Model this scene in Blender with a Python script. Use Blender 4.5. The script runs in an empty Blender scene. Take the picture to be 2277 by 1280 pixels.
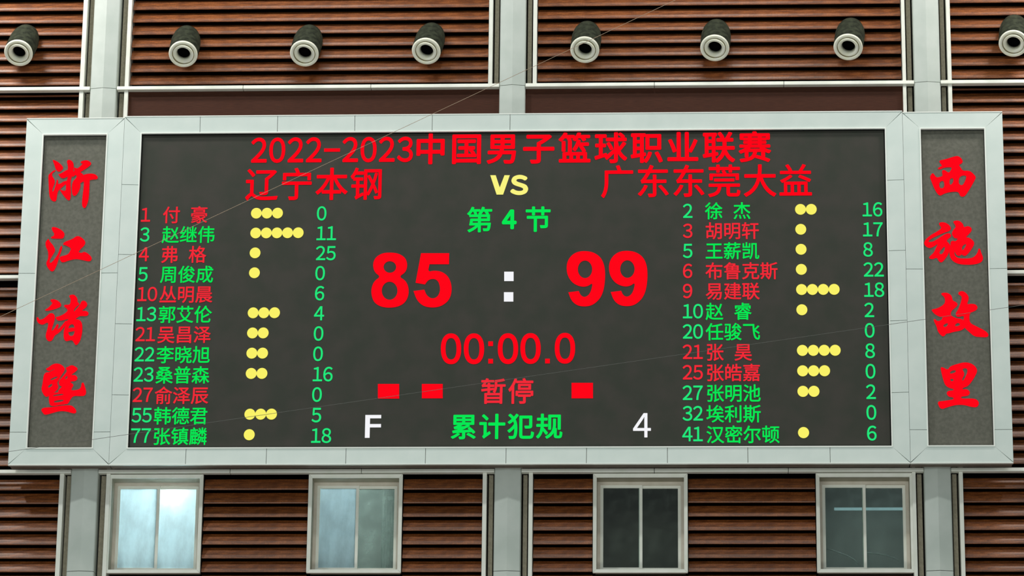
import bpy, bmesh, math, random
from mathutils import Vector, Matrix, Quaternion
random.seed(7)
S = bpy.context.scene
COL = S.collection

# ------------------------------------------------------------------ camera
ZO = 19.3                                  # height of the top edge of the board above the arena floor
CAM = Vector((2.575, -47.667, -17.691 + ZO))
FPX, YAW, PIT, ROL = 8000.0, -0.0532, 0.3067, 0.0114
def cam_axes():
    f = Vector((math.sin(YAW)*math.cos(PIT), math.cos(YAW)*math.cos(PIT), math.sin(PIT)))
    r = Vector((math.cos(YAW), -math.sin(YAW), 0)); u = r.cross(f)
    return (math.cos(ROL)*r + math.sin(ROL)*u, -math.sin(ROL)*r + math.cos(ROL)*u, f)
R_, U_, F_ = cam_axes()
cam = bpy.data.objects.new('camera', bpy.data.cameras.new('camera'))
COL.objects.link(cam)
cam.matrix_world = Matrix(((R_.x, U_.x, -F_.x, CAM.x), (R_.y, U_.y, -F_.y, CAM.y), (R_.z, U_.z, -F_.z, CAM.z), (0, 0, 0, 1)))
cam.data.sensor_width = 36; cam.data.lens = FPX/2277*36; cam.data.clip_end = 500
S.camera = cam
def at(px, py, Y=0.0):
    """point of the plane y = Y that stands behind pixel (px, py) of the photograph"""
    d = F_*FPX + R_*(px - 1138.5) - U_*(py - 640)
    return CAM + d*((Y - CAM.y)/d.y)

# ------------------------------------------------------------------ light
S.view_settings.view_transform = 'Standard'; S.view_settings.look = 'None'
S.view_settings.gamma = 1; S.view_settings.use_curve_mapping = False
S.view_settings.exposure = 0.0
w = bpy.data.worlds.new('hall'); S.world = w; w.use_nodes = True
w.node_tree.nodes['Background'].inputs[0].default_value = (0.86, 0.95, 0.93, 1)
w.node_tree.nodes['Background'].inputs[1].default_value = 0.14
def area(name, loc, size, target, power, col=(1, 1, 1)):
    l = bpy.data.lights.new(name, 'AREA'); l.shape = 'RECTANGLE'; l.size, l.size_y = size
    l.energy = power; l.color = col
    o = bpy.data.objects.new(name, l); COL.objects.link(o); o.location = loc
    o.rotation_euler = (Vector(target) - Vector(loc)).to_track_quat('-Z', 'Y').to_euler()
    return o
# hall lamps: a truss of lamps close to the wall, the banks over the court, plus added fill from the front and from below
for x, e in ((-14, 290), (-8.9, 290), (-3, 100), (3, 100), (9.2, 290), (14, 290)):
    area('truss_lamp', (x, -2.3, ZO + 4.6), (2.2, .8), (x, -1.2, ZO - 4), e, (1, 0.96, 0.90))
for x, e in ((-15, 1400), (1, 500), (13, 350)):
    area('court_lamp', (x, -14, ZO + 13), (1.0, 1.0), (x*0.1, 0, ZO - 1), e, (0.96, 1.0, 0.97))
area('front_fill', (-3, -38, ZO - 6), (30, 4), (0, 0, ZO - 3), 2300, (0.88, 1.0, 0.97))  # added fill light for the front faces and nozzle rims
area('low_fill', (0, -15, ZO - 16), (24, 3), (0, 0, ZO), 800, (1.0, 0.97, 0.88))  # added fill light from below, brightens the nozzle rims

# ------------------------------------------------------------------ materials
def lin(c):
    return tuple(((v/255)/12.92 if v/255 <= .04045 else ((v/255 + .055)/1.055)**2.4) for v in c) + (1,)
def mat(name, rgb, rough=.6, metal=0, noise=None, spec=.5, bump=0, scale=(1, 1, 1), detail=4):
    m = bpy.data.materials.new(name); m.use_nodes = True; nt = m.node_tree; b = nt.nodes['Principled BSDF']
    b.inputs['Roughness'].default_value = rough; b.inputs['Metallic'].default_value = metal
    b.inputs['Specular IOR Level'].default_value = spec
    b.inputs['Base Color'].default_value = lin(rgb)
    if noise:
        rgb2, sc = noise
        tc = nt.nodes.new('ShaderNodeTexCoord'); mp = nt.nodes.new('ShaderNodeMapping'); mp.inputs['Scale'].default_value = scale
        n = nt.nodes.new('ShaderNodeTexNoise'); n.inputs['Scale'].default_value = sc; n.inputs['Detail'].default_value = detail
        cr = nt.nodes.new('ShaderNodeValToRGB'); cr.color_ramp.elements[0].color = lin(rgb); cr.color_ramp.elements[1].color = lin(rgb2)
        cr.color_ramp.elements[0].position = .36; cr.color_ramp.elements[1].position = .64
        L = nt.links.new
        L(tc.outputs['Object'], mp.inputs[0]); L(mp.outputs[0], n.inputs['Vector']); L(n.outputs[0], cr.inputs[0]); L(cr.outputs[0], b.inputs['Base Color'])
        if bump:
            bp = nt.nodes.new('ShaderNodeBump'); bp.inputs['Strength'].default_value = bump; bp.inputs['Distance'].default_value = .01
            L(n.outputs[0], bp.inputs['Height']); L(bp.outputs[0], b.inputs['Normal'])
    return m
def led(name, rgb, k=1.0):
    m = bpy.data.materials.new(name); m.use_nodes = True; nt = m.node_tree; nt.nodes.clear()
    e = nt.nodes.new('ShaderNodeEmission'); o = nt.nodes.new('ShaderNodeOutputMaterial')
    e.inputs[0].default_value = lin(rgb); e.inputs[1].default_value = k; nt.links.new(e.outputs[0], o.inputs[0]); return m
M = {}
def slat_mat():
    m = mat('brown_slat', (104, 54, 22), rough=.45, spec=.75, noise=((142, 80, 36), 9), scale=(.6, 3, 3), bump=.25)
    nt = m.node_tree; b = nt.nodes['Principled BSDF']; cr = [n for n in nt.nodes if n.type == 'VALTORGB'][0]
    oi = nt.nodes.new('ShaderNodeObjectInfo'); hs = nt.nodes.new('ShaderNodeHueSaturation')
    tc = nt.nodes.new('ShaderNodeTexCoord')
    n2 = nt.nodes.new('ShaderNodeTexNoise'); n2.inputs['Scale'].default_value = 55; n2.inputs['Detail'].default_value = 2
    mr = nt.nodes.new('ShaderNodeMapRange'); mr.inputs[1].default_value = .3; mr.inputs[2].default_value = .7; mr.inputs[3].default_value = .72; mr.inputs[4].default_value = 1.22
    m2 = nt.nodes.new('ShaderNodeMapRange'); m2.inputs[3].default_value = .88; m2.inputs[4].default_value = 1.1
    mu = nt.nodes.new('ShaderNodeMath'); mu.operation = 'MULTIPLY'
    L = nt.links.new
    L(tc.outputs['Object'], n2.inputs['Vector']); L(n2.outputs[0], mr.inputs[0]); L(oi.outputs['Random'], m2.inputs[0])
    L(mr.outputs[0], mu.inputs[0]); L(m2.outputs[0], mu.inputs[1]); L(mu.outputs[0], hs.inputs['Value'])
    L(cr.outputs[0], hs.inputs['Color']); L(hs.outputs[0], b.inputs['Base Color'])
    return m
M['slat'] = slat_mat()
M['fascia'] = mat('brown_fascia', (62, 32, 20), rough=.6, spec=.2, noise=((76, 42, 27), 14), scale=(.5, 3, 12))
M['wall'] = mat('cavity_shade_black', (16, 11, 9), rough=.95, spec=.1)  # shade behind the slats is put into this black
M['white'] = mat('pale_green_grey_panel', (213, 225, 220), rough=.45, noise=((222, 232, 227), 2.2), detail=8)
M['pillar'] = mat('pale_pillar_sheet', (190, 199, 192), rough=.45, noise=((200, 207, 201), 3))
M['sash'] = mat('beige_sash', (208, 198, 182), rough=.5, noise=((218, 210, 196), 6))  # toned down to hold the shade of the window recess
M['reveal'] = mat('shaded_reveal', (158, 152, 132), rough=.6, noise=((170, 164, 146), 6))  # darker than the frame: soffit shade is in the colour
M['cream'] = mat('cream_trim', (232, 234, 222), rough=.4, noise=((240, 240, 232), 5))
M['edge'] = mat('white_edge', (246, 250, 244), rough=.35)
M['channel'] = mat('grey_channel', (142, 134, 116), rough=.7, noise=((160, 150, 130), 30))
M['under'] = mat('soffit_brown_grey', (104, 92, 82), rough=.7, noise=((116, 104, 92), 9))
M['dark'] = mat('joint_black', (22, 24, 24), rough=.8)
M['screen'] = mat('led_screen', (60, 63, 56), rough=.75, spec=.2, noise=((68, 66, 61), 3.0), detail=10)
M['side_screen'] = mat('side_led_screen', (98, 98, 89), rough=.75, spec=.2, noise=((110, 109, 100), 22), detail=6)
M['red'] = led('red_led', (255, 6, 24)); M['red_list'] = led('red_list_led', (243, 42, 56))
M['green'] = led('green_led', (8, 232, 84)); M['mint'] = led('mint_led', (34, 232, 124))
M['yellow'] = led('yellow_led', (250, 242, 104)); M['vs'] = led('pale_yellow_led', (250, 244, 128)); M['whiteled'] = led('white_led', (246, 246, 250))
M['duct'] = mat('dark_duct_wrap', (34, 38, 29), rough=.85, spec=.2, noise=((60, 65, 50), 14), bump=.5, detail=8)
M['flange'] = mat('cream_flange', (255, 253, 228), rough=.5, noise=((255, 254, 240), 12))
M['groove'] = mat('olive_groove', (120, 108, 70), rough=.6)
M['black'] = mat('throat_black', (6, 7, 9), rough=.9, spec=.1)
M['wire'] = mat('beige_wire', (176, 152, 128), rough=.5)
M['tubewire'] = mat('grey_wire', (96, 98, 94), rough=.5)
M['room'] = mat('room_grey', (70, 74, 66), rough=.9, noise=((80, 82, 74), 2))
M['curtain'] = mat('pale_curtain', (190, 205, 195), rough=.8, noise=((150, 165, 158), 12), scale=(6, 1, .6))
M['lamp_warm'] = led('room_lamp', (255, 255, 250), 220)
M['tube'] = led('tube_glow', (150, 185, 190), 1.0)
def glass(name, frost, tint=(200, 220, 220), dirt=0.0, speckle=6.0):
    m = bpy.data.materials.new(name); m.use_nodes = True; nt = m.node_tree; nt.nodes.clear(); N = nt.nodes.new; L = nt.links.new
    o = N('ShaderNodeOutputMaterial'); tr = N('ShaderNodeBsdfTransparent'); tr.inputs[0].default_value = (.85, .92, .9, 1)
    gl = N('ShaderNodeBsdfGlossy'); gl.inputs['Roughness'].default_value = .06
    df = N('ShaderNodeBsdfDiffuse'); tl = N('ShaderNodeBsdfTranslucent'); df.inputs[0].default_value = lin(tint); tl.inputs[0].default_value = lin(tint)
    fr = N('ShaderNodeMixShader'); fr.inputs[0].default_value = .72; L(df.outputs[0], fr.inputs[1]); L(tl.outputs[0], fr.inputs[2])
    tc = N('ShaderNodeTexCoord'); n = N('ShaderNodeTexNoise'); n.inputs['Scale'].default_value = speckle; n.inputs['Detail'].default_value = 9
    mr = N('ShaderNodeMapRange'); mr.inputs[1].default_value = .45; mr.inputs[2].default_value = .75
    mr.inputs[3].default_value = frost; mr.inputs[4].default_value = min(1, frost + dirt)
    L(tc.outputs['Object'], n.inputs['Vector']); L(n.outputs[0], mr.inputs[0])
    n3 = N('ShaderNodeTexNoise'); n3.inputs['Scale'].default_value = 3.2; n3.inputs['Detail'].default_value = 6; n3.inputs['Roughness'].default_value = .62
    mp3 = N('ShaderNodeMapping'); mp3.inputs['Scale'].default_value = (1.6, 1, .7); L(tc.outputs['Object'], mp3.inputs[0]); L(mp3.outputs[0], n3.inputs['Vector'])
    c3 = N('ShaderNodeValToRGB'); c3.color_ramp.elements[0].position = .38; c3.color_ramp.elements[1].position = .62
    c3.color_ramp.elements[0].color = lin(tuple(v*.93 for v in tint)); c3.color_ramp.elements[1].color = lin(tuple(min(255, v*1.03) for v in tint))
    L(n3.outputs[0], c3.inputs[0]); L(c3.outputs[0], df.inputs[0]); L(c3.outputs[0], tl.inputs[0])
    a = N('ShaderNodeMixShader'); L(mr.outputs[0], a.inputs[0]); L(tr.outputs[0], a.inputs[1]); L(fr.outputs[0], a.inputs[2])
    b = N('ShaderNodeMixShader'); b.inputs[0].default_value = .07; L(a.outputs[0], b.inputs[1]); L(gl.outputs[0], b.inputs[2]); L(b.outputs[0], o.inputs[0])
    return m
M['frost'] = glass('frosted_pane', .93, (206, 226, 230), .06)
M['frost2'] = glass('blue_frosted_pane', .88, (180, 200, 204), .1)
M['clear'] = glass('dusty_pane', .05, (190, 205, 195), .13)
M['hazy'] = glass('grey_hazy_pane', .16, (170, 185, 178), .12)
M['dark_clear'] = glass('dark_pane', .02, (190, 205, 195), .07)
M['clear2'] = glass('hazy_pane', .30, (160, 180, 172), .3)

# ------------------------------------------------------------------ helpers
WL = {}                                                        # world location of every parent
def me(name, V, Fc, m, smooth=False):
    d = bpy.data.meshes.new(name); d.from_pydata([tuple(v) for v in V], [], Fc)
    for x in (m if isinstance(m, list) else [m]): d.materials.append(x)
    d.update()
    bm = bmesh.new(); bm.from_mesh(d); bmesh.ops.recalc_face_normals(bm, faces=bm.faces); bm.to_mesh(d); bm.free()
    if smooth:
        for p in d.polygons: p.use_smooth = True
    return d
def put(name, V, Fc, m, parent=None, smooth=False):
    V = [Vector(v) for v in V]
    lo = Vector((min(v.x for v in V), min(v.y for v in V), min(v.z for v in V))); hi = Vector((max(v.x for v in V), max(v.y for v in V), max(v.z for v in V)))
    c = (lo + hi)/2
    return inst(name, me(name, [v - c for v in V], Fc, m, smooth), c, parent)
def inst(name, data, c, parent=None):
    o = bpy.data.objects.new(name, data); COL.objects.link(o)
    if parent is not None:
        o.parent = parent; o.location = Vector(c) - WL[parent.name]
    else: o.location = c
    WL[o.name] = Vector(c); return o
def empty(name, loc, label=None, cat=None, group=None, kind=None):
    o = bpy.data.objects.new(name, None); COL.objects.link(o); o.location = loc; o.empty_display_size = .2; WL[o.name] = Vector(loc)
    tag(o, label, cat, group, kind); return o
def tag(o, label=None, cat=None, group=None, kind=None):
    for k, v in (('label', label), ('category', cat), ('group', group), ('kind', kind)):
        if v: o[k] = v
    return o
BF = [(0, 1, 3, 2), (4, 6, 7, 5), (0, 4, 5, 1), (2, 3, 7, 6), (0, 2, 6, 4), (1, 5, 7, 3)]
class MB:
    def __init__(s): s.V = []; s.F = []
    def add(s, V, Fc):
        n = len(s.V); s.V += [Vector(v) for v in V]; s.F += [tuple(i + n for i in f) for f in Fc]; return s
    def box(s, x0, x1, y0, y1, z0, z1):
        return s.add([(x, y, z) for x in (x0, x1) for y in (y0, y1) for z in (z0, z1)], BF)
    def prism(s, pts, yb):                                     # pts: front loop (x, y, z); extruded back to y = yb
        n = len(pts)
        return s.add(list(pts) + [(p[0], yb, p[2]) for p in pts],
                     [tuple(range(n)), tuple(range(2*n - 1, n - 1, -1))] + [(i, (i + 1) % n, n + (i + 1) % n, n + i) for i in range(n)])
    def ring(s, x0, x1, z0, z1, t, y0, y1, tt=None, tb=None):      # rectangular ring, outer size given
        tt = t if tt is None else tt; tb = t if tb is None else tb
        s.box(x0, x0 + t, y0, y1, z0, z1); s.box(x1 - t, x1, y0, y1, z0, z1)
        s.box(x0 + t, x1 - t, y0, y1, z1 - tt, z1); s.box(x0 + t, x1 - t, y0, y1, z0, z0 + tb); return s
    def put(s, name, m, parent=None, smooth=False): return put(name, s.V, s.F, m, parent, smooth)

# ------------------------------------------------------------------ board layout (metres, board front at y = 0)
XB, XC = -5.5, 5.5
XA, XD = -6.902, 6.897
XE, XF = -5.256, 5.257
ZM, ZS, ZB = ZO, ZO - .020, ZO - 5.094
ZIT, ZIB = ZO - .242, ZO - 4.858
LX0 = (at(96, 298.4).x + at(59.4, 994.4).x)/2; LX1 = (at(237, 298.4).x + at(205.8, 994.4).x)/2
RX0 = (at(2045.5, 284.4).x + at(2064.8, 987.3).x)/2; RX1 = (at(2189, 284.4).x + at(2210.9, 987.3).x)/2

# ------------------------------------------------------------------ setting: wall, slats, pillars, rails
YW, YR, YP, YSL = .66, .36, .30, .44            # cavity wall, rail front, pillar front, slat front
XL, XR = -12.5, 12.5
ZT, ZBOT = at(1138, -60, YSL).z, at(1138, 1345, YSL).z
# windows: outer frame corners in the plane y = .40
YF = .38
def wrect(tl, tr, br, bl):
    a, b, c, d = (at(*p, YF) for p in (tl, tr, br, bl)); return [(a.x + d.x)/2, (b.x + c.x)/2, (c.z + d.z)/2, (a.z + b.z)/2]
WIN = [wrect((237.5, 1054), (452.8, 1056), (444, 1272), (235, 1273)), wrect((686.8, 1055), (895, 1055), (891.8, 1273.6), (680.6, 1273.6)),
       wrect((1318.7, 1054), (1529, 1051), (1529.5, 1272.5), (1318, 1273)), wrect((1813, 1051.6), (2034, 1047.6), (2031.6, 1271.5), (1817.8, 1272))]
zw0 = sum(r[2] for r in WIN)/4; zw1 = sum(r[3] for r in WIN)/4
for r in WIN: r[2], r[3] = zw0, zw1
b = MB(); xs = [XL]
for r in WIN: xs += [r[0] + .03, r[1] - .03]
xs.append(XR)
for i in range(0, len(xs), 2): b.box(xs[i], xs[i + 1], YW, YW + .12, ZBOT - 1.2, ZT + 1)
for i in range(1, len(xs) - 1, 2):
    b.box(xs[i], xs[i + 1], YW, YW + .12, zw1 - .03, ZT + 1); b.box(xs[i], xs[i + 1], YW, YW + .12, ZBOT - 1.2, zw0 + .03)
wall = b.put('wall_front', M['wall']); tag(wall, kind='structure')

def xline(p0, p1, Y): return (at(*p0, Y).x + at(*p1, Y).x)/2
# pillar x positions (face left / right) and trims from the picture, top and bottom averaged
PIL = [dict(l=xline((208, 20), (147, 1270), YP), r=xline((267.5, 20), (206, 1270), YP), tl=(xline((186, 0), (122.5, 1280), YR), xline((195, 0), (132, 1280), YR)), tr=(xline((285, 0), (227.5, 1280), YR), xline((294, 0), (235.5, 1280), YR))),
       dict(l=xline((1112.5, 0), (1096.6, 1280), YP), r=xline((1170, 0), (1156, 1280), YP), tl=(xline((1087.5, 0), (1071, 1280), YR), xline((1096, 0), (1080, 1280), YR)), tr=(xline((1186, 0), (1174, 1280), YR), xline((1195, 0), (1182.5, 1280), YR))),
       dict(l=xline((2030, 0), (2059.5, 1280), YP), r=xline((2086, 0), (2122, 1280), YP), tl=(xline((2001.6, 0), (2035, 1280), YR), xline((2010, 0), (2042, 1280), YR)), tr=(xline((2104, 0), (2137.5, 1280), YR), xline((2112.5, 0), (2146, 1280), YR)))]
def zat(px, py, Y): return at(px, py, Y).z
RAILZ = [((zat(100, 194.8, YR) + zat(2200, 178, YR))/2, (zat(100, 203, YR) + zat(2200, 185.5, YR))/2),
         ((zat(20, 614, YR) + zat(2260, 599.4, YR))/2, (zat(20, 622, YR) + zat(2260, 607.5, YR))/2),
         ((zat(15, 1045, YR) + zat(2262, 1039.6, YR))/2, (zat(15, 1053, YR) + zat(2262, 1048, YR))/2)]
zr1 = RAILZ[0][1]
zseam = zat(1138, 1268, YP)
for k, P in enumerate(PIL):
    t = empty('trim_%d' % (k + 1), ((P['l'] + P['r'])/2, YW, ZBOT - 1), kind='structure')
    zs = [ZBOT - 1, zseam, zr1 + .02, ZT + .8]
    xm = (P['l'] + P['r'])/2
    for i in range(3):                                          # sheets of the pillar cover, ridge in the middle
        z0, z1 = zs[i] + .004, zs[i + 1] - .004
        loop = [(P['l'], YP + .05), (P['l'] + .012, YP + .035), (xm, YP - .002), (P['r'] - .012, YP + .035), (P['r'], YP + .05), (P['r'], YW), (P['l'], YW)]
        n = len(loop); V = [(x, y, z0) for x, y in loop] + [(x, y, z1) for x, y in loop]
        put('cladding_panel', V, [tuple(range(n)), tuple(range(2*n - 1, n - 1, -1))] + [(j, (j + 1) % n, n + (j + 1) % n, n + j) for j in range(n)], M['pillar'], t)
    MB().box(P['l'] + .01, P['r'] - .01, YP + .07, YW, ZBOT - 1, ZT + .8).put('pillar_core', M['dark'], t)
    zparts = [(ZBOT - 1, RAILZ[2][1] - .002), (RAILZ[2][0] + .002, RAILZ[0][1] - .002), (RAILZ[0][0] + .002, ZT + .8)]
    for s in ('tl', 'tr'):
        x0, x1 = P[s]
        for i, (z0, z1) in enumerate(zparts):
            if k == 1 and i == 1: continue                      # the fascia runs straight to the middle pillar
            MB().box(x0, x1, YR, YW, z0, z1).put('edge_trim', M['cream'], t)
        a, c = (x1, P['l']) if s == 'tl' else (P['r'], x0)
        g = (c - a)
        for i, (z0, z1) in enumerate(zparts):
            if k == 1 and i == 1: continue
            MB().box(a + g*.22, c - g*.22, YR + .12, YW, z0, z1).put('channel_strip', M['channel'], t)
# rails with their butt joints
def rail(n, zz, spans, m):
    t = empty('trim_%d' % n, (0, YW, zz[1]), kind='structure')
    for x0, x1 in spans:
        za, zb = zz[1], zz[0]
        pr = [(YR - .03, za), (YR - .032, za + .01), (YR - .022, zb), (YR + .075, zb), (YR + .075, za)]
        V = [(x, y, z) for x in (x0 + .004, x1 - .004) for y, z in pr]
        b = MB().add(V, [(0, 1, 2, 3, 4), (9, 8, 7, 6, 5)] + [(q, (q + 1) % 5, 5 + (q + 1) % 5, 5 + q) for q in range(5)])
        b.put('rail', m, t)
P0, P1, P2 = PIL
def sx(px): return at(px, 190, YR).x
rail(4, RAILZ[0], [(XL, P0['l'] - .004), (P0['r'] + .004, sx(541)), (sx(541), sx(825)), (sx(825), P1['l']), (P1['r'], sx(1455)), (sx(1455), sx(1743)), (sx(1743), P2['l']), (P2['r'], XR)], M['cream'])
rail(5, RAILZ[1], [(XL, P0['l']), (P2['r'], XR)], M['cream'])
sb = lambda px: at(px, 1048, YR).x
rail(6, RAILZ[2], [(XL, P0['l']), (P0['r'], sb(512)), (sb(512), sb(804)), (sb(804), P1['l']), (P1['r'], sb(1455)), (sb(1455), sb(1753)), (sb(1753), P2['l']), (P2['r'], XR)], M['cream'])

# slats: tilted boards, lower edge standing out
def rows(ys, x=100):
    z = [zat(x, y, YSL) for y in ys]; n = len(z); p = (z[-1] - z[0])/(n - 1); return z[0], p, n
SLAT_H, SLAT_P = .166, .088
_slat = {}
def slat_mesh(L):
    key = round(L, 3)
    if key not in _slat:
        pr = [(.002, 0), (.0, .014), (.012, .05), (SLAT_P, SLAT_H), (SLAT_P + .018, SLAT_H), (SLAT_P + .03, SLAT_H - .01), (.03, .004), (.012, -.003)]
        n = len(pr); V = [(-L/2, y, z) for y, z in pr] + [(L/2, y, z) for y, z in pr]
        _slat[key] = me('slat', V, [tuple(range(n)), tuple(range(2*n - 1, n - 1, -1))] + [(j, (j + 1) % n, n + (j + 1) % n, n + j) for j in range(n)], M['slat'])
    return _slat[key]
def slat(x0, x1, z):                                            # one board
    L = x1 - x0
    o = inst('slat', slat_mesh(L), ((x0 + x1)/2 , YSL + random.uniform(-.003, .003), z + random.uniform(-.0015, .0015)), wall)
    o.rotation_euler = (random.uniform(-.012, .012), 0, 0); return o
g = .01
BAY = [(XL, P0['tl'][0] - g), (P0['tr'][1] + g, P1['tl'][0] - g), (P1['tr'][1] + g, P2['tl'][0] - g), (P2['tr'][1] + g, XR)]
z0, p, n = rows([23.4, 51, 79, 105.6, 134.4, 161, 189])
for i in range(-4, n):
    for a, c in BAY: slat(a, c, z0 + p*i)
for ys in ([242, 269, 296, 325, 353, 380.6, 409, 437, 464, 492.5, 521, 549, 578, 606], [659, 688.7, 718, 747, 776, 804.5, 833.5, 862, 891.5, 921, 950, 978, 1006.6, 1035]):
    z0, p, n = rows(ys)
    for i in range(-1 if ys[0] > 600 else 0, n):
        if ys[0] > 600 and i == -1 and z0 - p*1 + SLAT_H > RAILZ[1][1]: continue
        for a, c in (BAY[0], BAY[3]): slat(a, c, z0 + p*i)
    if ys[0] < 300:                                             # short cut board tucked under the rail
        for a, c in (BAY[0], BAY[3]): slat(a, c, z0 - p).scale.z = .3
z0, p, n = rows([1089, 1122.5, 1153, 1183.5, 1213, 1241.5, 1271])
segs = [BAY[0], (WIN[0][1] + g, WIN[1][0] - g), (WIN[1][1] + g, BAY[1][1]), (BAY[2][0], WIN[2][0] - g), (WIN[2][1] + g, WIN[3][0] - g), BAY[3]]
for i in range(0, n + 3):
    z = z0 + p*i
    if z + SLAT_H < zw0 - .03:
        for a, c in BAY: slat(a, c, z)
    else:
        for a, c in segs: slat(a, c, z)
        if z < zw0 - .05:                                       # boards cut short under the windows
            for r in WIN:
                slat(max(r[0] - g, BAY[1][0] if r is WIN[0] else r[0] - g), min(r[1] + g, BAY[2][1] if r is WIN[3] else r[1] + g), z).scale.z = (zw0 - .012 - z)/SLAT_H
for a, c in ((P0['tr'][1], P1['l']), (P1['r'], P2['tl'][0])):      # plain fascia above the board
    MB().box(a, c, YR + .065, YW, zat(1138, 262, YSL), RAILZ[0][1] - .002).put('fascia_board', M['fascia'], wall)

# windows
def window(n, r, mats, mull=.5):
    x0, x1, z0, z1 = r
    t = empty('window_%d' % n, ((x0 + x1)/2, YW, z0), kind='structure')
    fw = .05
    f = MB()
    for (a, c, d, e) in (((x0, z0), (x1, z0), (x1 - fw, z0 + fw), (x0 + fw, z0 + fw)), ((x1, z0), (x1, z1), (x1 - fw, z1 - fw), (x1 - fw, z0 + fw)),
                         ((x1, z1), (x0, z1), (x0 + fw, z1 - fw), (x1 - fw, z1 - fw)), ((x0, z1), (x0, z0), (x0 + fw, z0 + fw), (x0 + fw, z1 - fw))):
        cx = sum(q[0] for q in (a, c, d, e))/4; cz = sum(q[1] for q in (a, c, d, e))/4
        pts = [(q[0] + (cx - q[0])*.004, YF, q[1] + (cz - q[1])*.004) for q in (a, c)] + [(q[0], YF + .012, q[1]) for q in (d, e)]
        MB().prism(pts, YF + .05).put('frame', M['cream'], t)
    MB().ring(x0 + .035, x1 - .035, z0 + .035, z1 - .035, .015, YF + .04, YF + .31).put('reveal', M['reveal'], t)
    X0, X1, Z0, Z1 = x0 + fw, x1 - fw, z0 + fw, z1 - fw
    ys = YF + .26
    MB().ring(X0, X1, Z0, Z1, .045, ys, ys + .06).put('sash_frame', M['sash'], t)
    xm = X0 + (X1 - X0)*mull
    for k, (a, c) in enumerate(((X0 + .045, xm + .025), (xm - .025, X1 - .045))):
        yy = ys + .012 + .026*k
        s = MB().ring(a, c, Z0 + .045, Z1 - .045, .04, yy, yy + .022).put('sash', M['cream'], t)
        MB().box(a + .036, c - .036, yy + .008, yy + .013, Z0 + .083, Z1 - .083).put('pane', mats[k], s)
    return X0, X1, Z0, Z1
def room(x0, x1, z0, z1, m, d=2.6):
    y0, y1 = YW + .14, YW + d
    b = MB(); b.box(x0, x1, y1, y1 + .05, z0, z1); b.box(x0 - .05, x0, y0, y1, z0, z1); b.box(x1, x1 + .05, y0, y1, z0, z1)
    b.box(x0, x1, y0, y1, z1, z1 + .05); b.box(x0, x1, y0, y1, z0 - .05, z0)
    tag(b.put('wall_room', m), kind='structure')
W1 = window(1, WIN[0], [M['frost'], M['frost']]); W2 = window(2, WIN[1], [M['frost2'], M['clear2']])
W3 = window(3, WIN[2], [M['dark_clear'], M['dark_clear']]); W4 = window(4, WIN[3], [M['hazy'], M['hazy']])
for W in (W1, W2, W3, W4): room(W[0] - .9, W[1] + .9, W[2] - 1.0, W[3] + .55, M['room'])

# ------------------------------------------------------------------ the board
def frame_panels(parent, x0, x1, z0, z1, ix0, ix1, iz0, iz1, xt, xb, zl, zr, slope, m):
    """mitred bezel made of separate sheets; xt/xb/zl/zr hold the joints of each side"""
    gp = .0035
    def quad(p): MB().prism([(x, y, z) for x, y, z in p], .05).put('bezel_panel', m, parent)
    for (zo, zi, js) in ((z1, iz1, xt), (z0, iz0, xb)):
        js = [x0] + js + [x1]
        for i in range(len(js) - 1):
            a, c = js[i] + gp, js[i + 1] - gp
            ia = ix0 + gp if i == 0 else a; ic = ix1 - gp if i == len(js) - 2 else c
            if i == 0: a += gp
            if i == len(js) - 2: c -= gp
            quad([(a, 0, zo), (c, 0, zo), (ic, slope, zi), (ia, slope, zi)])
    for (xo, xi, js) in ((x0, ix0, zl), (x1, ix1, zr)):
        js = [z0] + js + [z1]
        for i in range(len(js) - 1):
            a, c = js[i] + gp, js[i + 1] - gp
            ia = iz0 - gp if i == 0 else a; ic = iz1 + gp if i == len(js) - 2 else c
            if i == 0: a += gp
            if i == len(js) - 2: c -= gp
            quad([(xo, 0, a), (xo, 0, c), (xi, slope, ic), (xi, slope, ia)])
    # white return round the opening; the white top lip paints in the edge highlight
    e = .016
    MB().ring(ix0 - e*.7, ix1 + e*.7, iz0 - e*.7, iz1 + e*.7, e, slope - .012, .08).put('inner_lip', M['edge'], parent)
    MB().box(x0, x1, -.006, .05, z1, z1 + .012).put('top_highlight_lip', M['edge'], parent)
    MB().box(x0, x1, -.006, .05, z0 - .012, z0).put('bottom_lip', M['edge'], parent)
    MB().box(x0 + .004, x1 - .004, .045, .07, z0 + .002, z1 - .002).put('backing_board', M['dark'], parent) if False else None
def case(parent, x0, x1, z0, z1, ix0, ix1, iz0, iz1):
    b = MB(); b.ring(x0 + .004, x1 - .004, z0 + .004, z1 - .004, ix0 - x0 - .006, .046, .26, z1 - iz1 - .006, iz0 - z0 - .006)
    b.box(ix0 - .02, ix1 + .02, .12, .26, iz0 - .02, iz1 + .02)
    b.put('case', M['under'], parent)
YSC = .06                                                        # screen surface
board = empty('scoreboard', (0, 0, ZB), 'wide grey-framed electronic scoreboard with red score 85 to 99 on the slatted wall', 'scoreboard')
xt = [at(px, 270, 0).x for px in (445, 617, 789, 961, 1134)]
xb = [at(px, 1010, 0).x for px in (413, 592, 769, 946, 1125, 1304, 1484, 1663, 1846)]
zv = [at(270, py, 0).z for py in (877, 719, 565, 410)]
frame_panels(board, XB, XC, ZB, ZM, XE, XF, ZIB, ZIT, xt, xb, zv, zv, .022, M['white'])
case(board, XB, XC, ZB, ZM, XE, XF, ZIB, ZIT)
scr = MB().box(XE + .004, XF - .004, YSC, .12, ZIB + .004, ZIT - .004).put('screen', M['screen'], board)
MB().ring(XE + .004, XF - .004, ZIB + .004, ZIT - .004, .014, YSC - .01, YSC).put('screen_edge_shade', M['black'], board)  # black ring stands in for the shadow line round the screen
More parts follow.
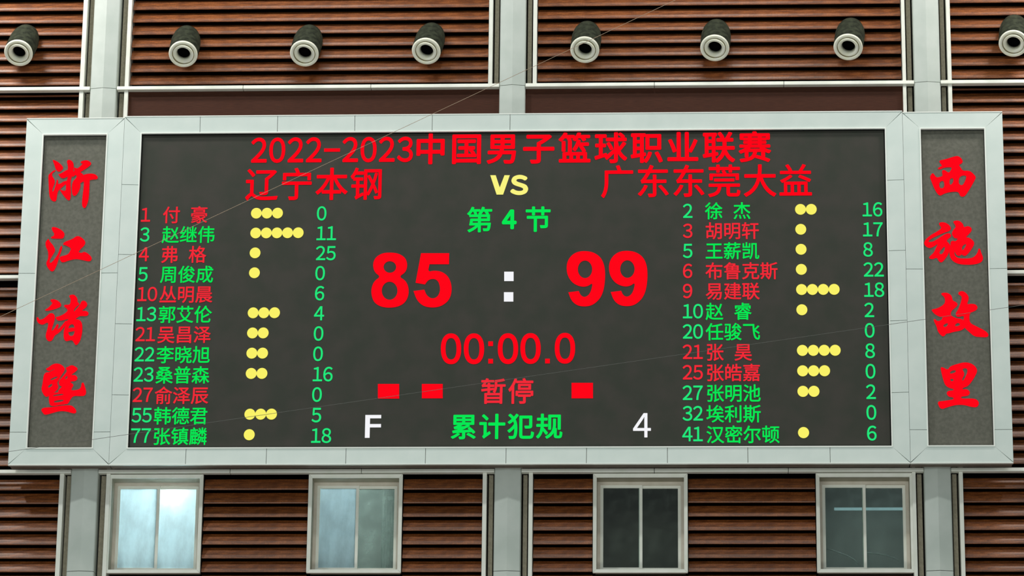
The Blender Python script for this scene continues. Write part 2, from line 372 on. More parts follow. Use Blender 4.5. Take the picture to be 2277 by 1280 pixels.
WL[scr.name] = Vector(scr.location) + WL[board.name]
SG = []
for nm, x0, x1, ix0, ix1, lab in (('sign_board', XA, XB - .004, LX0, LX1, 'narrow upright sign with four red calligraphy characters left of the scoreboard'),
                                  ('sign_board', XC + .004, XD, RX0, RX1, 'narrow upright sign with four red calligraphy characters right of the scoreboard')):
    t = empty(nm, ((x0 + x1)/2, 0, ZB), lab, 'sign', 'tall signs flanking the scoreboard')
    zz = [at(100, py, 0).z for py in (960, 607)]
    frame_panels(t, x0, x1, ZB, ZS, ix0, ix1, ZIB, ZIT - .015, [], [], zz, zz, .006, M['white'])
    case(t, x0, x1, ZB, ZS, ix0, ix1, ZIB, ZIT - .015)
    s = MB().box(ix0 + .004, ix1 - .004, YSC, .12, ZIB + .004, ZIT - .019).put('screen', M['side_screen'], t)
    MB().ring(ix0 + .004, ix1 - .004, ZIB + .004, ZIT - .019, .008, YSC - .01, YSC).put('screen_edge_shade', M['black'], t)  # same painted shadow line round the side screen
    SG.append(s)
# brackets carrying the board off the wall
for x in (-4.4, -1.6, 1.6, 4.4): MB().box(x - .06, x + .06, .255, YW, ZM - .9, ZM - .78).put('wall_bracket', M['dark'], board)

# ------------------------------------------------------------------ lettering
_gl = {}
def glyph(ch, off=0.0):
    if ch in '0123456789' and off < .02: ch = chr(ord(ch) + 0xFEE0)     # full-width figures, a 1 with a foot
    k = (ch, off)
    if k not in _gl:
        c = bpy.data.curves.new('g', 'FONT'); c.body = ch; c.offset = off if ord(ch) < 128 else 0; c.resolution_u = 5; c.fill_mode = 'BOTH'
        o = bpy.data.objects.new('g', c); COL.objects.link(o); bpy.context.view_layer.update()
        m = bpy.data.meshes.new_from_object(o.evaluated_get(bpy.context.evaluated_depsgraph_get()))
        V = [(v.co.x, v.co.y) for v in m.vertices]; Fc = [tuple(q.vertices) for q in m.polygons]
        if off and c.offset == 0:                                       # heavier stroke: the glyph laid over itself
            n = len(V); W = []; FF = []
            for a in range(8):
                dx, dy = off*math.cos(a*math.pi/4), off*math.sin(a*math.pi/4)
                FF += [tuple(i + len(W) for i in f) for f in Fc]; W += [(x + dx, y + dy) for x, y in V]
            V, Fc = W, FF
        _gl[k] = (V, Fc)
        bpy.data.objects.remove(o); bpy.data.curves.remove(c); bpy.data.meshes.remove(m)
    return _gl[k]
YT = YSC - .004
def text_part(name, items, m, parent, ext=0):
    """items: (vertices2d, faces) already in world x, z"""
    b = MB()
    for V, Fc in items: b.add([(x, YT, z) for x, z in V], Fc)
    d = me(name, [v for v in b.V], b.F, m)
    V = b.V; c = Vector(((min(v.x for v in V) + max(v.x for v in V))/2, YT, (min(v.z for v in V) + max(v.z for v in V))/2))
    for v in d.vertices: v.co -= c
    return inst(name, d, c, parent)
def cjk(ch, cx, cz, ew, eh, off=0):                               # glyph centred in its em square
    V, Fc = glyph(ch, off); return [(cx + (x - .5)*ew, cz + (y - .38)*eh) for x, y in V], Fc
def fit(ch, cx, cz, wd, ht, off=0, ref=None, sh=0):               # glyph scaled so that its (or ref's) box is wd x ht
    V, Fc = glyph(ch, off); R, _ = glyph(ref or ch, off)
    x0, x1 = min(q[0] for q in R), max(q[0] for q in R); y0, y1 = min(q[1] for q in R), max(q[1] for q in R)
    a, c = wd/(x1 - x0), ht/(y1 - y0); xa, xb_ = min(q[0] for q in V), max(q[0] for q in V)
    mx = (xa + xb_)/2; my = (y0 + y1)/2
    return [(cx + (x - mx)*a + sh*(y - my)*c, cz + (y - my)*c) for x, y in V], Fc
PX = (at(1139, 640, YT) - at(1138, 640, YT)).x                      # metres per pixel, across
def PZ(py): return at(1138, py - .5, YT).z - at(1138, py + .5, YT).z
def cen(px, py): q = at(px, py, YT); return q.x, q.z
def pxs(px, py): return (at(px + .5, py, YT) - at(px - .5, py, YT)).x
# title
it = []
for i, ch in enumerate('2022-2023'):
    cx, cz = cen(576 + 40.6*i, 333.6 - .27*i)
    it.append(fit(ch, cx, cz, 36*PX, 56*PZ(330), .019, ref='2') if ch != '-' else fit('-', cx, cz - 1*PX, 36*PX, 7.5*PZ(330), .0))
text_part('title_text', it, M['red'], scr)
it = [cjk(ch, *cen(957.5 + 80.1*i, 330.6 - .52*i), 74.5*PX, 71.5*PZ(330), .024) for i, ch in enumerate('中国男子篮球职业联赛')]
text_part('title_text', it, M['red'], scr)
text_part('team_name', [cjk(ch, *cen(582 + 77.8*i, 409.5 - .5*i), 76*PX, 76*PZ(410), .014) for i, ch in enumerate('辽宁本钢')], M['red'], scr)
text_part('team_name', [cjk(ch, *cen(1373 + 79.2*i, 403.2 - .5*i), 77*PX, 76*PZ(400), .014) for i, ch in enumerate('广东东莞大益')], M['red'], scr)
text_part('period_text', [cjk('第', *cen(1066.5, 488), 60*PX, 59*PZ(488), .02), fit('\uff14', *cen(1132.5, 487.5), 33*PX, 44*PZ(488), .038), cjk('节', *cen(1196.5, 487), 60*PX, 59*PZ(488), .02)], M['green'], scr)
text_part('timeout_text', [cjk(ch, *cen(1097 + 61.5*i, 869), 58*PX, 60*PZ(869), .016) for i, ch in enumerate('暂停')], M['red_list'], scr)
text_part('foul_text', [cjk(ch, *cen(1031 + 63.5*i, 948 - .4*i), 60*PX, 59*PZ(948), .02) for i, ch in enumerate('累计犯规')], M['green'], scr)
text_part('team_foul_count', [fit('F', *cen(829.5, 947.5), 35*PX, 51*PZ(948), .008)], M['whiteled'], scr)
text_part('team_foul_count', [fit('4', *cen(1427.5, 945), 39*PX, 54*PZ(948), .008)], M['whiteled'], scr)

# traced outlines: big digits, clock, calligraphy
def chaikin(P, n=2):
    for _ in range(n):
        Q = []
        for i in range(len(P)):
            a, c = P[i], P[(i + 1) % len(P)]
            Q += [(a[0]*.75 + c[0]*.25, a[1]*.75 + c[1]*.25), (a[0]*.25 + c[0]*.75, a[1]*.25 + c[1]*.75)]
        P = Q
    out = []
    for q in P:
        if not out or abs(q[0] - out[-1][0]) + abs(q[1] - out[-1][1]) > 1e-6: out.append(q)
    return out
def ell(cx, cy, rx, ry, n=40, pw=2.0):
    r = []
    for i in range(n):
        t = 2*math.pi*i/n; c, s = math.cos(t), math.sin(t)
        r.append((cx + rx*math.copysign(abs(c)**(2/pw), c), cy + ry*math.copysign(abs(s)**(2/pw), s)))
    return r
def filled(loops):
    """fill closed outlines (with holes) -> vertices2d, faces"""
    c = bpy.data.curves.new('f', 'CURVE'); c.dimensions = '2D'; c.fill_mode = 'BOTH'
    for lp in loops:
        s = c.splines.new('POLY'); s.points.add(len(lp) - 1)
        for i, q in enumerate(lp): s.points[i].co = (q[0], q[1], 0, 1)
        s.use_cyclic_u = True
    o = bpy.data.objects.new('f', c); COL.objects.link(o); bpy.context.view_layer.update()
    m = bpy.data.meshes.new_from_object(o.evaluated_get(bpy.context.evaluated_depsgraph_get()))
    r = ([(v.co.x, v.co.y) for v in m.vertices], [tuple(q.vertices) for q in m.polygons])
    bpy.data.objects.remove(o); bpy.data.curves.remove(c); bpy.data.meshes.remove(m); return r
def traced(loops, ox, oy, sc, Y=None):
    Y = YT if Y is None else Y
    return filled([[(lambda q: (q.x, q.z))(at(ox + x/sc, oy + y/sc, Y)) for x, y in lp] for lp in loops])
D8 = [chaikin([(234, 72), (300, 80), (352, 115), (367, 170), (352, 225), (300, 258), (352, 288), (375, 340), (375, 400), (350, 455), (300, 487), (230, 498), (160, 489), (108, 455), (88, 395), (90, 340), (112, 290), (160, 258), (113, 225), (99, 165), (118, 112), (170, 78)]),
      ell(231, 184, 48, 44), ell(229, 366, 60, 69)]
D5 = [chaikin([(470, 78), (470, 78), (686, 78), (686, 78), (684, 163), (684, 163), (535, 163), (535, 163), (522, 222), (570, 210), (634, 220), (684, 262), (706, 330), (702, 398), (675, 450), (620, 487), (555, 497), (488, 485), (438, 440), (412, 368), (412, 368), (495, 358), (495, 358), (513, 402), (550, 427), (592, 417), (614, 380), (616, 335), (600, 288), (565, 273), (525, 283), (500, 318), (500, 318), (428, 305), (428, 305)])]
D9 = [chaikin([(1725, 60), (1792, 70), (1848, 108), (1877, 170), (1884, 250), (1875, 345), (1852, 413), (1812, 458), (1770, 482), (1715, 488), (1663, 477), (1622, 440), (1600, 378), (1600, 378), (1680, 368), (1680, 368), (1695, 402), (1725, 417), (1760, 397), (1780, 350), (1786, 305), (1750, 332), (1700, 337), (1638, 312), (1598, 260), (1585, 200), (1592, 142), (1620, 98), (1665, 68)]), ell(1728, 202, 55, 67)]
SH = lambda L, dx, dy: [[(x + dx, y + dy) for x, y in lp] for lp in L]
text_part('versus_text', [traced([[(866, 498), (921, 498), (962, 622), (1010, 498), (1064, 498), (996, 694), (930, 694)]], 900, 280, 4.554), fit('\uff33', *cen(1154.5, 411), 40.5*PX, 45*PZ(411), .045)], M['vs'], scr)
for L in (D8, D5, D9, SH(D9, 325, -2)): text_part('score_digit', [traced(L, 800, 540, 3.45)], M['red'], scr)
sq = lambda cx, cy, a, c=None: [[(cx - a, cy - (c or a)), (cx + a, cy - (c or a)), (cx + a, cy + (c or a)), (cx - a, cy + (c or a))]]
for q in ((1144, 256), (1142, 413)): text_part('score_colon', [traced(sq(q[0], q[1], 36), 800, 540, 3.45)], M['whiteled'], scr)
it = [traced([ell(cx, cy, 78, 118, 48, 2.25), ell(cx, cy, 42, 82, 48, 2.35)], 800, 540, 3.45) for cx, cy in ((700, 811), (876, 811), (1137, 810), (1310, 809), (1574, 807))]
it += [traced(sq(*q, 18), 800, 540, 3.45) for q in ((1004, 772), (1004, 906), (1440, 905))]
text_part('game_clock', it, M['red'], scr)
for x0, x1, y0, y1 in ((196, 350, 108, 214), (514, 665, 108, 212), (1597, 1752, 100, 212)):
    text_part('timeout_block', [traced([[(x0, y0), (x1, y0), (x1, y1), (x0, y1)]], 780, 820, 3.253)], M['red'], scr)

# player lists
LEFT = [('1', '付_豪', 3, '0', 'r'), ('3', '赵继伟', 5, '11', 'g'), ('4', '弗_格', 1, '25', 'r'), ('5', '周俊成', 1, '0', 'g'), ('10', '丛明晨', 0, '6', 'r'), ('13', '郭艾伦', 3, '4', 'g'),
        ('21', '吴昌泽', 2, '0', 'r'), ('22', '李晓旭', 2, '0', 'g'), ('23', '桑普森', 2, '16', 'g'), ('27', '俞泽辰', 0, '0', 'r'), ('55', '韩德君', 3, '5', 'g'), ('77', '张镇麟', 1, '18', 'g')]
RIGHT = [('2', '徐_杰', 2, '16', 'g'), ('3', '胡明轩', 1, '17', 'r'), ('5', '王薪凯', 1, '8', 'g'), ('6', '布鲁克斯', 1, '22', 'r'), ('9', '易建联', 4, '18', 'r'), ('10', '赵_睿', 1, '2', 'g'),
         ('20', '任骏飞', 0, '0', 'g'), ('21', '张_昊', 4, '8', 'r'), ('25', '张皓嘉', 3, '0', 'r'), ('27', '张明池', 2, '2', 'g'), ('32', '埃利斯', 0, '0', 'g'), ('41', '汉密尔顿', 1, '6', 'g')]
dotV = [(math.cos(2*math.pi*i/28)*12.1*PX, 0, math.sin(2*math.pi*i/28)*12.1*PZ(700)) for i in range(28)]
dot_mesh = me('foul_dot', dotV, [tuple(range(28))], M['yellow'])
def plist(LST, num, name, dots, pts):
    """each column: ((x, y) in row 1, (x, y) in row 12)"""
    for i, (nu, nm, fo, po, col) in enumerate(LST):
        t = i/11
        def col_at(c): a, b_ = at(*c[0], YT), at(*c[1], YT); return (a.x + b_.x)/2 + (b_.x - a.x)*(t - .5), a.z + (b_.z - a.z)*t
        dw, dh, dp = 21.5*PX, 32.5*PZ(700), 23.2*PX
        def digits(s, c, nmz, m):
            x, z = col_at(c)
            text_part(nmz, [fit(ch, x + k*dp, z, dw, dh, .012, ref='0') for k, ch in enumerate(s)], m, scr)
        digits(nu, num, 'jersey_number', M['red_list'] if col == 'r' else M['mint'])
        x, z = col_at(name); it = []; p_ = 0
        for ch in nm:
            if ch == '_': p_ += .55; continue
            it.append(cjk(ch, x + p_*40.3*PX, z, 40.5*PX, 40.5*PZ(700), .012)); p_ += 1
        mm = M['red_list'] if col == 'r' else M['green']
        for q in ([[c_] for c_ in it] if '_' in nm else [it]): text_part('player_name', q, mm, scr)
        x, z = col_at(dots)
        for k in range(fo): inst('foul_dot', dot_mesh, (x + k*23.9*PX, YT - .0005*k, z), scr)
        digits(po, pts, 'points_number', M['mint'])
plist(LEFT, ((324, 477.3), (301.5, 968)), ((381.3, 477.5), (359.3, 969.5)), ((570, 473.8), (554.2, 966)), ((715.3, 474.2), (702.5, 968)))
plist(RIGHT, ((1529.2, 468.7), (1528.5, 964.5)), ((1587.3, 468.5), (1590.5, 965.5)), ((1780, 465.2), (1786.8, 961.3)), ((1928.3, 465.4), (1938.5, 962.5)))

# calligraphy on the two side signs: raised red letters
G = {}
G[0] = (70, 330, [
 [[(395, 212), (450, 225), (525, 268), (605, 350), (592, 392), (540, 440), (490, 432), (455, 385), (428, 290)]],
 [[(455, 403), (400, 426), (340, 485), (318, 510), (328, 700), (332, 850), (358, 965), (430, 1010), (472, 985), (482, 900), (500, 800), (600, 715), (690, 640), (650, 600), (500, 695), (505, 590), (478, 590), (470, 655), (430, 780), (400, 830), (392, 780), (445, 640), (434, 580), (385, 512), (400, 458), (455, 427)]],
 [[(666, 240), (700, 208), (762, 228), (798, 280), (802, 380), (780, 480), (735, 620), (748, 800), (742, 950), (708, 992), (640, 935), (535, 790), (545, 772), (600, 802), (658, 800), (650, 650), (690, 560), (690, 400), (692, 330)]],
 [[(503, 480), (540, 486), (690, 390), (725, 420), (720, 505), (640, 555), (570, 564), (528, 522)]],
 [[(930, 250), (985, 228), (1062, 220), (1135, 268), (1122, 312), (1040, 375), (940, 435), (865, 480), (815, 440), (805, 345), (860, 385), (920, 345), (975, 285), (960, 272), (940, 282)]],
 [[(780, 440), (860, 400), (930, 450), (995, 500), (940, 545), (905, 640), (935, 690), (900, 805), (850, 882), (800, 902), (768, 850), (765, 700), (788, 615), (850, 560), (860, 520), (832, 492), (785, 545), (765, 505)]],
 [[(920, 570), (975, 498), (1100, 472), (1205, 482), (1265, 540), (1238, 584), (1180, 580), (1090, 600), (980, 615), (880, 690), (865, 625)]],
 [[(985, 570), (1105, 570), (1098, 700), (1085, 950), (1052, 1065), (1010, 1135), (968, 1105), (957, 1050), (968, 900), (998, 680)]]])
G[1] = (70, 490, [
 [[(378, 130), (430, 120), (512, 146), (592, 196), (630, 250), (614, 312), (590, 343), (470, 343), (370, 338), (372, 308), (428, 290), (430, 240), (393, 190)]],
 [[(322, 340), (348, 400), (412, 468), (454, 560), (422, 622), (372, 702), (342, 762), (350, 812), (400, 780), (468, 690), (518, 600), (543, 500), (570, 478), (588, 500), (562, 592), (524, 682), (512, 742), (474, 855), (432, 944), (385, 970), (328, 924), (285, 852), (282, 788), (318, 730), (318, 582), (270, 500), (265, 408), (298, 368)]],
 [[(595, 440), (640, 398), (778, 352), (848, 296), (912, 296), (992, 356), (1025, 410), (1004, 472), (934, 534), (880, 602), (960, 618), (990, 588), (1072, 622), (1146, 700), (1134, 754), (1090, 775), (980, 750), (850, 724), (720, 750), (588, 800), (546, 762), (524, 686), (620, 666), (700, 638), (738, 570), (750, 522), (680, 484), (640, 464), (608, 460)]]])
G[2] = (60, 640, [
 [[(438, 222), (500, 210), (582, 232), (650, 300), (644, 352), (570, 384), (480, 414), (370, 435), (335, 416), (398, 380), (450, 330), (488, 286), (458, 262)]],
 [[(185, 548), (215, 556), (236, 606), (310, 586), (380, 528), (430, 476), (502, 480), (534, 540), (514, 640), (474, 750), (464, 826), (528, 760), (568, 678), (598, 686), (594, 742), (562, 800), (640, 738), (718, 638), (738, 616), (764, 640), (704, 742), (602, 854), (524, 894), (484, 984), (430, 1015), (372, 984), (350, 900), (386, 780), (408, 680), (385, 645), (300, 700), (222, 674), (184, 620)]],
 [[(792, 148), (840, 126), (902, 126), (960, 198), (954, 268), (1004, 300), (934, 352), (880, 420), (905, 470), (835, 565), (742, 596), (600, 625), (556, 592), (536, 550), (600, 541), (700, 496), (778, 430), (758, 390), (696, 344), (718, 316), (800, 318), (828, 280), (828, 200)]],
 [[(1038, 236), (1112, 246), (1150, 310), (1114, 372), (1024, 433), (1122, 430), (1176, 470), (1144, 535), (1000, 524), (934, 575), (862, 636), (760, 726), (738, 640), (818, 560), (868, 480), (900, 438), (1000, 328)]],
 [[(756, 648), (860, 616), (932, 586), (1004, 606), (1046, 668), (1050, 800), (1034, 902), (1004, 1004), (962, 1064), (920, 1085), (886, 1030), (858, 984), (790, 994), (740, 1010), (695, 962), (696, 820), (716, 740)], [(782, 702), (900, 672), (904, 905), (782, 912)]],
 [[(765, 770), (870, 745), (915, 765), (912, 812), (800, 832), (765, 835)]]])
G[3] = (60, 795, [
 [[(352, 208), (400, 190), (480, 126), (560, 104), (652, 126), (724, 200), (702, 262), (644, 342), (604, 422), (566, 470), (604, 560), (542, 642), (452, 694), (370, 750), (316, 704), (268, 600), (294, 500), (306, 400), (326, 300), (384, 270), (404, 282), (545, 208), (500, 215), (430, 255), (385, 242)],
  [(430, 408), (568, 345), (590, 372), (460, 432)], [(390, 535), (470, 485), (490, 518), (415, 578)]],
 [[(728, 190), (770, 176), (840, 136), (902, 156), (965, 200), (944, 244), (864, 300), (834, 332), (900, 322), (955, 358), (955, 414), (900, 444), (850, 444), (812, 464), (860, 486), (885, 520), (852, 572), (832, 612), (900, 618), (990, 598), (1028, 556), (1035, 478), (1070, 466), (1090, 520), (1126, 640), (1104, 720), (1000, 725), (880, 719), (824, 784), (784, 864), (740, 884), (696, 850), (736, 740), (696, 690), (596, 654), (586, 620), (676, 542), (616, 530), (596, 460), (636, 400), (736, 290), (760, 250)],
  [(716, 384), (758, 336), (774, 368), (742, 410)]],
 [[(412, 688), (500, 666), (700, 640), (764, 700), (804, 780), (762, 874), (620, 894), (450, 925), (416, 840)], [(486, 706), (680, 676), (705, 704), (498, 732)], [(505, 815), (700, 785), (690, 828), (515, 855)]],
 [[(264, 985), (308, 946), (450, 940), (620, 910), (820, 896), (882, 928), (940, 1000), (922, 1054), (860, 1050), (760, 1016), (620, 1006), (480, 1046), (338, 1086), (296, 1040)]]])
G[4] = (2030, 325, [
 [[(496, 268), (620, 246), (740, 206), (840, 180), (902, 206), (950, 280), (932, 322), (866, 352), (906, 400), (942, 466), (1062, 460), (1124, 498), (1200, 580), (1174, 642), (1094, 784), (1004, 925), (962, 956), (898, 950), (876, 884), (838, 856), (700, 866), (592, 896), (520, 941), (466, 904), (406, 802), (334, 620), (324, 570), (368, 505), (402, 528), (442, 596), (540, 574), (568, 556), (545, 458), (600, 446), (652, 488), (692, 500), (742, 412), (720, 394), (600, 400), (500, 445), (465, 420), (520, 386), (560, 368), (516, 320)],
  [(500, 672), (590, 642), (600, 790), (502, 800)], [(690, 622), (768, 592), (768, 684), (700, 750)], [(884, 562), (1022, 545), (1000, 642), (940, 752), (860, 710)]]])
G[5] = (2030, 475, [
 [[(492, 182), (520, 160), (602, 160), (684, 206), (730, 275), (692, 328), (600, 354), (480, 406), (352, 466), (275, 532), (370, 536), (470, 476), (600, 386), (692, 360), (740, 420), (650, 490), (640, 520), (686, 558), (716, 620), (676, 764), (604, 866), (540, 931), (486, 894), (458, 824), (370, 865), (304, 842), (316, 806), (398, 738), (448, 620), (478, 562), (410, 614), (320, 656), (236, 614), (209, 550), (246, 478), (348, 396), (478, 326), (546, 268), (506, 216)],
  [(490, 742), (558, 652), (610, 612), (600, 702), (540, 780)]],
 [[(756, 148), (820, 125), (892, 136), (956, 198), (964, 258), (1040, 230), (1104, 256), (1120, 310), (1074, 374), (994, 452), (1062, 446), (1154, 516), (1166, 580), (1104, 684), (1022, 786), (970, 800), (918, 762), (900, 795), (838, 795), (802, 740), (792, 706), (784, 760), (824, 828), (920, 850), (1100, 845), (1178, 806), (1236, 718), (1238, 664), (1272, 654), (1294, 740), (1336, 830), (1314, 905), (1232, 946), (1100, 966), (900, 960), (778, 914), (704, 832), (684, 680), (714, 600), (714, 528), (758, 506), (810, 528), (862, 462), (788, 466), (734, 380), (756, 318), (818, 250), (796, 200)],
  [(930, 612), (1008, 562), (1010, 602), (960, 684), (930, 692)]]])
G[6] = (2040, 625, [
 [[(446, 228), (500, 215), (582, 220), (655, 278), (664, 368), (742, 396), (770, 450), (702, 514), (644, 562), (626, 640), (722, 700), (862, 716), (884, 780), (874, 850), (904, 884), (820, 936), (690, 956), (600, 985), (542, 990), (534, 1014), (490, 1051), (436, 1014), (384, 942), (364, 852), (304, 740), (328, 705), (370, 758), (450, 742), (486, 682), (428, 674), (328, 624), (259, 538), (300, 530), (400, 506), (518, 430), (528, 350), (506, 290), (466, 262)],
  [(490, 822), (590, 782), (560, 860), (500, 870)], [(710, 822), (770, 780), (822, 820), (770, 850), (722, 856)]],
 [[(776, 208), (830, 184), (892, 195), (965, 268), (975, 340), (934, 440), (1020, 425), (1104, 436), (1146, 490), (1124, 544), (1052, 575), (990, 612), (984, 720), (1004, 796), (1100, 845), (1202, 895), (1312, 955), (1356, 1020), (1322, 1061), (1200, 1056), (1078, 1045), (978, 954), (898, 884), (858, 820), (876, 720), (888, 645), (758, 684), (716, 620), (776, 530), (826, 400), (846, 300), (818, 264), (780, 254)]]])
G[7] = (2050, 785, [
 [[(350, 264), (400, 265), (490, 318), (526, 256), (598, 225), (700, 195), (800, 170), (924, 185), (1015, 246), (1056, 330), (1014, 424), (954, 524), (872, 626), (774, 654), (768, 686), (852, 676), (916, 730), (894, 796), (820, 814), (744, 818), (744, 862), (992, 855), (1064, 896), (1086, 960), (1042, 1026), (930, 1015), (800, 976), (650, 976), (500, 1016), (380, 1061), (330, 1022), (292, 916), (400, 905), (540, 886), (606, 870), (596, 834), (508, 824), (463, 760), (496, 710), (600, 706), (606, 674), (538, 664), (446, 614), (404, 500), (374, 380)],
  [(520, 372), (570, 322), (640, 320), (650, 350), (560, 392)], [(530, 482), (610, 486), (590, 530), (550, 530)], [(760, 300), (830, 275), (870, 310), (850, 400), (780, 530), (758, 500), (810, 400), (790, 340)]]])
for k in range(8):
    ox, oy, comps = G[k]
    b = MB()
    for j, loops in enumerate(comps):
        yf = YSC - .006 - .0006*j
        lp3 = [[(lambda q: (q.x, q.z))(at(ox + x/8.5333, oy + y/8.5333, yf)) for x, y in chaikin(lp, 2)] for lp in loops]
        V, Fc = filled(lp3); b.add([(x, yf, z) for x, z in V], Fc)
        for lp in lp3:                                              # side walls of the raised letter
            n = len(lp)
            b.add([(x, yf, z) for x, z in lp] + [(x, YSC, z) for x, z in lp], [(i, (i + 1) % n, n + (i + 1) % n, n + i) for i in range(n)])
    b.put('calligraphy_character', M['red'], SG[k//4])

# ------------------------------------------------------------------ air nozzles above the board
def lathe(prof, n=40):
    V = []; Fc = []
    for r, z in prof:
        V += [(r*math.cos(2*math.pi*i/n), r*math.sin(2*math.pi*i/n), z) for i in range(n)]
    for j in range(len(prof) - 1):
        Fc += [(j*n + i, j*n + (i + 1) % n, (j + 1)*n + (i + 1) % n, (j + 1)*n + i) for i in range(n)]
    return V, Fc
def closed(prof): return prof + [prof[0]]
NM = {'duct_body': me('duct_body', *lathe([(.0, -.60), (.17, -.60), (.198, -.5), (.212, -.38), (.212, -.1), (.200, -.01), (.15, -.005)]), M['duct'], True),
      'flange_ring': me('flange_ring', *lathe(closed([(.190, -.012), (.204, -.006), (.207, .012), (.198, .024), (.168, .028), (.158, .018), (.158, -.012)])), M['flange'], True),
      'groove_ring': me('groove_ring', *lathe(closed([(.160, -.01), (.160, .012), (.148, .012), (.148, -.01)])), M['groove'], True),
      'nozzle_cone': me('nozzle_cone', *lathe(closed([(.150, .0), (.150, .020), (.138, .028), (.112, .018), (.100, -.002), (.090, -.05), (.096, -.05), (.106, -.01)])), M['flange'], True),
      'throat': me('throat', *lathe([(.091, -.05), (.091, -.16), (.0, -.16)]), M['black'], True)}
NZ = [((41.5, 117), (61, 84), 'leftmost round cream nozzle at the top left corner above the left sign'),
      ((407.5, 119.5), (417, 86), 'second round cream nozzle from the left, just right of the left pillar'),
      ((677, 118), (690, 84), 'third round cream nozzle from the left, midway along the left bay'),
      ((948, 113), (962, 80), 'fourth round cream nozzle from the left, nearest left of the middle pillar'),
      ((1300.5, 110), (1307, 76), 'round cream nozzle crossed by the thin wire, first right of the middle pillar'),
      ((1589.5, 106), (1594, 72), 'second round cream nozzle right of the middle pillar, midway along its bay'),
      ((1886, 104), (1893, 68), 'round cream nozzle nearest left of the right pillar'),
      ((2253.5, 96), (2256, 62), 'rightmost round cream nozzle, cut by the right edge of the picture')]
for f, bs, lab in NZ:
    a = at(*f, .10); c = at(bs[0], bs[1] - 8, .53); d = (a - c).normalized()
    t = empty('air_nozzle', a, lab, 'air nozzle', 'round air nozzles above the scoreboard')
    t.rotation_mode = 'QUATERNION'; t.rotation_quaternion = d.to_track_quat('Z', 'Y')
    for nm, dt in NM.items():
        o = bpy.data.objects.new(nm, dt); COL.objects.link(o); o.parent = t
        if nm == 'nozzle_cone': o.rotation_euler = (.10, -.08, 0)

# ------------------------------------------------------------------ wires strung across the hall
def wire(name, p, q, r, m, lab, sag=0.0):
    p, q = Vector(p), Vector(q); e = (q - p); p2, q2 = p - e*.25, q + e*.25
    ax = e.normalized(); s1 = ax.cross(Vector((0, 1, 0))).normalized(); s2 = ax.cross(s1); V = []; Fc = []; n = 6; K = 24
    for k in range(K + 1):
        t = k/K; c = p2.lerp(q2, t) - Vector((0, 0, sag*4*t*(1 - t)))
        V += [c + s1*r*math.cos(2*math.pi*i/n) + s2*r*math.sin(2*math.pi*i/n) for i in range(n)]
    for k in range(K): Fc += [(k*n + i, k*n + (i + 1) % n, (k + 1)*n + (i + 1) % n, (k + 1)*n + i) for i in range(n)]
    Fc += [tuple(range(n)), tuple(range(K*n, K*n + n))]
    tag(put(name, V, Fc, m, smooth=True), lab, 'wire')
wire('wire', at(0, 704, -1.2), at(1502, 0, -1.2), .0032, M['wire'], 'thin beige wire slanting steeply up across the left half of the scoreboard', .0)
wire('wire', at(20, 1003.5, -1.0), at(2237, 683.5, -1.0), .003, M['tubewire'], 'thin grey wire rising gently across the whole lower half of the scoreboard')

# ------------------------------------------------------------------ inside the rooms
x0, x1, z0, z1 = W1
cx, cz = at(388, 1100, YW + .17).x, at(388, 1100, YW + .17).z
V, Fc = lathe([(.0, -.05), (.05, -.045), (.075, -.02), (.08, .0), (.075, .02), (.05, .045), (.0, .05)], 20)
o = put('wall_lamp', [(cx + v[0], YW + .17 + v[1], cz + v[2]) for v in V], Fc, M['lamp_warm'], smooth=True)
tag(o, 'bright round lamp glowing behind the frosted pane of the leftmost window', 'lamp')
for nm, loc, e_, c_, s_ in (('room_light', ((x0 + x1)/2, YW + 1.0, z1 + .4), 105, (.95, .99, 1), 1.2), ('room_light', ((W2[0] + W2[1])/2 - .3, YW + 1.0, W2[3] + .4), 70, (.95, .99, 1), .8),
                        ('room_light', ((W3[0] + W3[1])/2, YW + 1.4, W3[3] + .4), 8, (1, .97, .9), .5), ('room_light', ((W4[0] + W4[1])/2 + .2, YW + 1.6, W4[3] + .4), 26, (.8, .95, 1), .5)):
    l = bpy.data.lights.new(nm, 'AREA'); l.size = s_; l.energy = e_; l.color = c_; q = bpy.data.objects.new(nm, l); COL.objects.link(q); q.location = loc
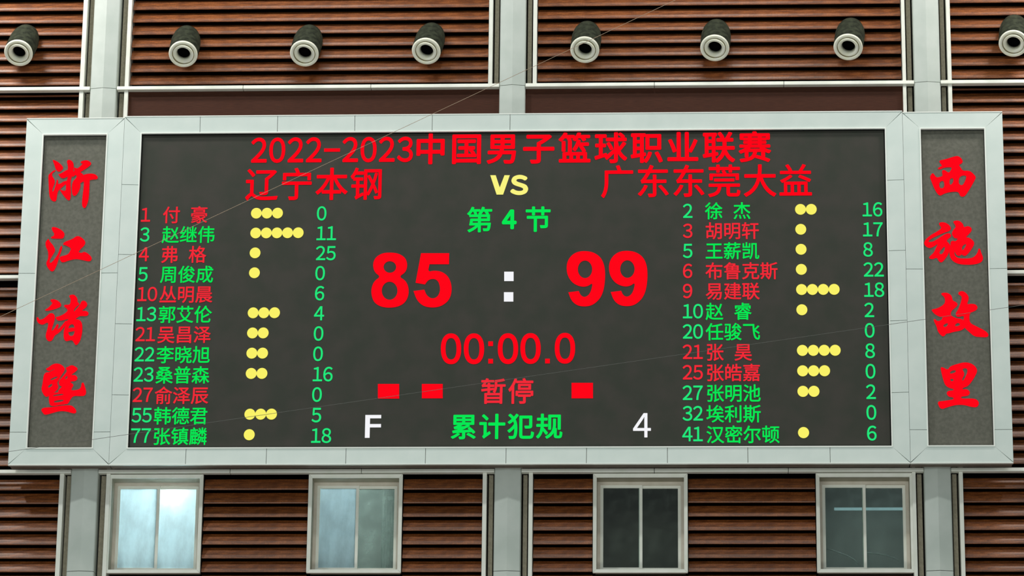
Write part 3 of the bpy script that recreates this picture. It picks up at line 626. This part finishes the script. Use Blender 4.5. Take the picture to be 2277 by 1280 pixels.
# curtain behind the second window
b = MB(); n = 36
cxa, cxb = W2[1] - .28, W2[1] - .02
V = []
for i in range(n + 1):
    x = cxa + (cxb - cxa)*i/n; y = YW + .30 + .028*math.sin(i*1.15) + .008*math.sin(i*2.7)
    V += [(x, y, W2[2] - .1), (x, y, W2[3] + .1), (x, y + .006, W2[3] + .1), (x, y + .006, W2[2] - .1)]
Fc = [(4*i + j, 4*i + (j + 1) % 4, 4*i + 4 + (j + 1) % 4, 4*i + 4 + j) for i in range(n) for j in range(4)]
tag(put('curtain', V, Fc, M['curtain'], smooth=True), 'pale bunched curtain behind the right pane of the second window', 'curtain')
# tube lamp inside the fourth window
yl = YW + .9
pa, pb = at(1855, 1131, yl), at(2040, 1131, yl)
t = empty('tube_lamp', (pa + pb)/2, 'slim bluish tube lamp glowing inside the rightmost window', 'lamp')
V, Fc = lathe([(.0, -.5), (.02, -.5), (.02, .5), (.0, .5)], 14); L = (pb.x - pa.x)
mid = (pa + pb)/2
put('tube', [(mid.x + v[2]*L, mid.y + v[0], mid.z + v[1]) for v in V], Fc, M['tube'], t, smooth=True)
MB().box(mid.x - L/2, mid.x + L/2, mid.y - .02, mid.y + .03, mid.z + .02, mid.z + .05).put('lamp_batten', M['room'], t)
# curved lines mirrored in the fourth window's panes, built as pale tubes
def tube(name, pts, r, m, lab, cat, group=None):
    V = []; Fc = []; n = 8
    for k, p in enumerate(pts):
        d = (Vector(pts[min(k + 1, len(pts) - 1)]) - Vector(pts[max(k - 1, 0)])).normalized(); s1 = d.cross(Vector((0, 1, 0))).normalized(); s2 = d.cross(s1)
        V += [Vector(p) + s1*r*math.cos(2*math.pi*i/n) + s2*r*math.sin(2*math.pi*i/n) for i in range(n)]
    for k in range(len(pts) - 1): Fc += [(k*n + i, k*n + (i + 1) % n, (k + 1)*n + (i + 1) % n, (k + 1)*n + i) for i in range(n)]
    Fc += [tuple(range(n)), tuple(range((len(pts) - 1)*n, len(pts)*n))]
    tag(put(name, V, Fc, m, smooth=True), lab, cat, group)
yp = YW + .6
M['reflection'] = mat('pale_reflection', (190, 200, 190), rough=.5)
tube('reflection', [at(x, y, yp) for x, y in ((1836, 1219), (1852, 1223), (1868, 1229), (1884, 1235), (1898, 1243), (1908, 1253))], .009, M['reflection'], 'pale reflected line, built as a tube, curving down behind the left pane of the rightmost window', 'reflection')
tube('reflection', [at(x, y, yp) for x, y in ((1919, 1229), (1936, 1229), (1954, 1231), (1972, 1235), (1988, 1240), (1999, 1247))], .009, M['reflection'], 'pale reflected line, built as a tube, arching low behind the right pane of the rightmost window', 'reflection')
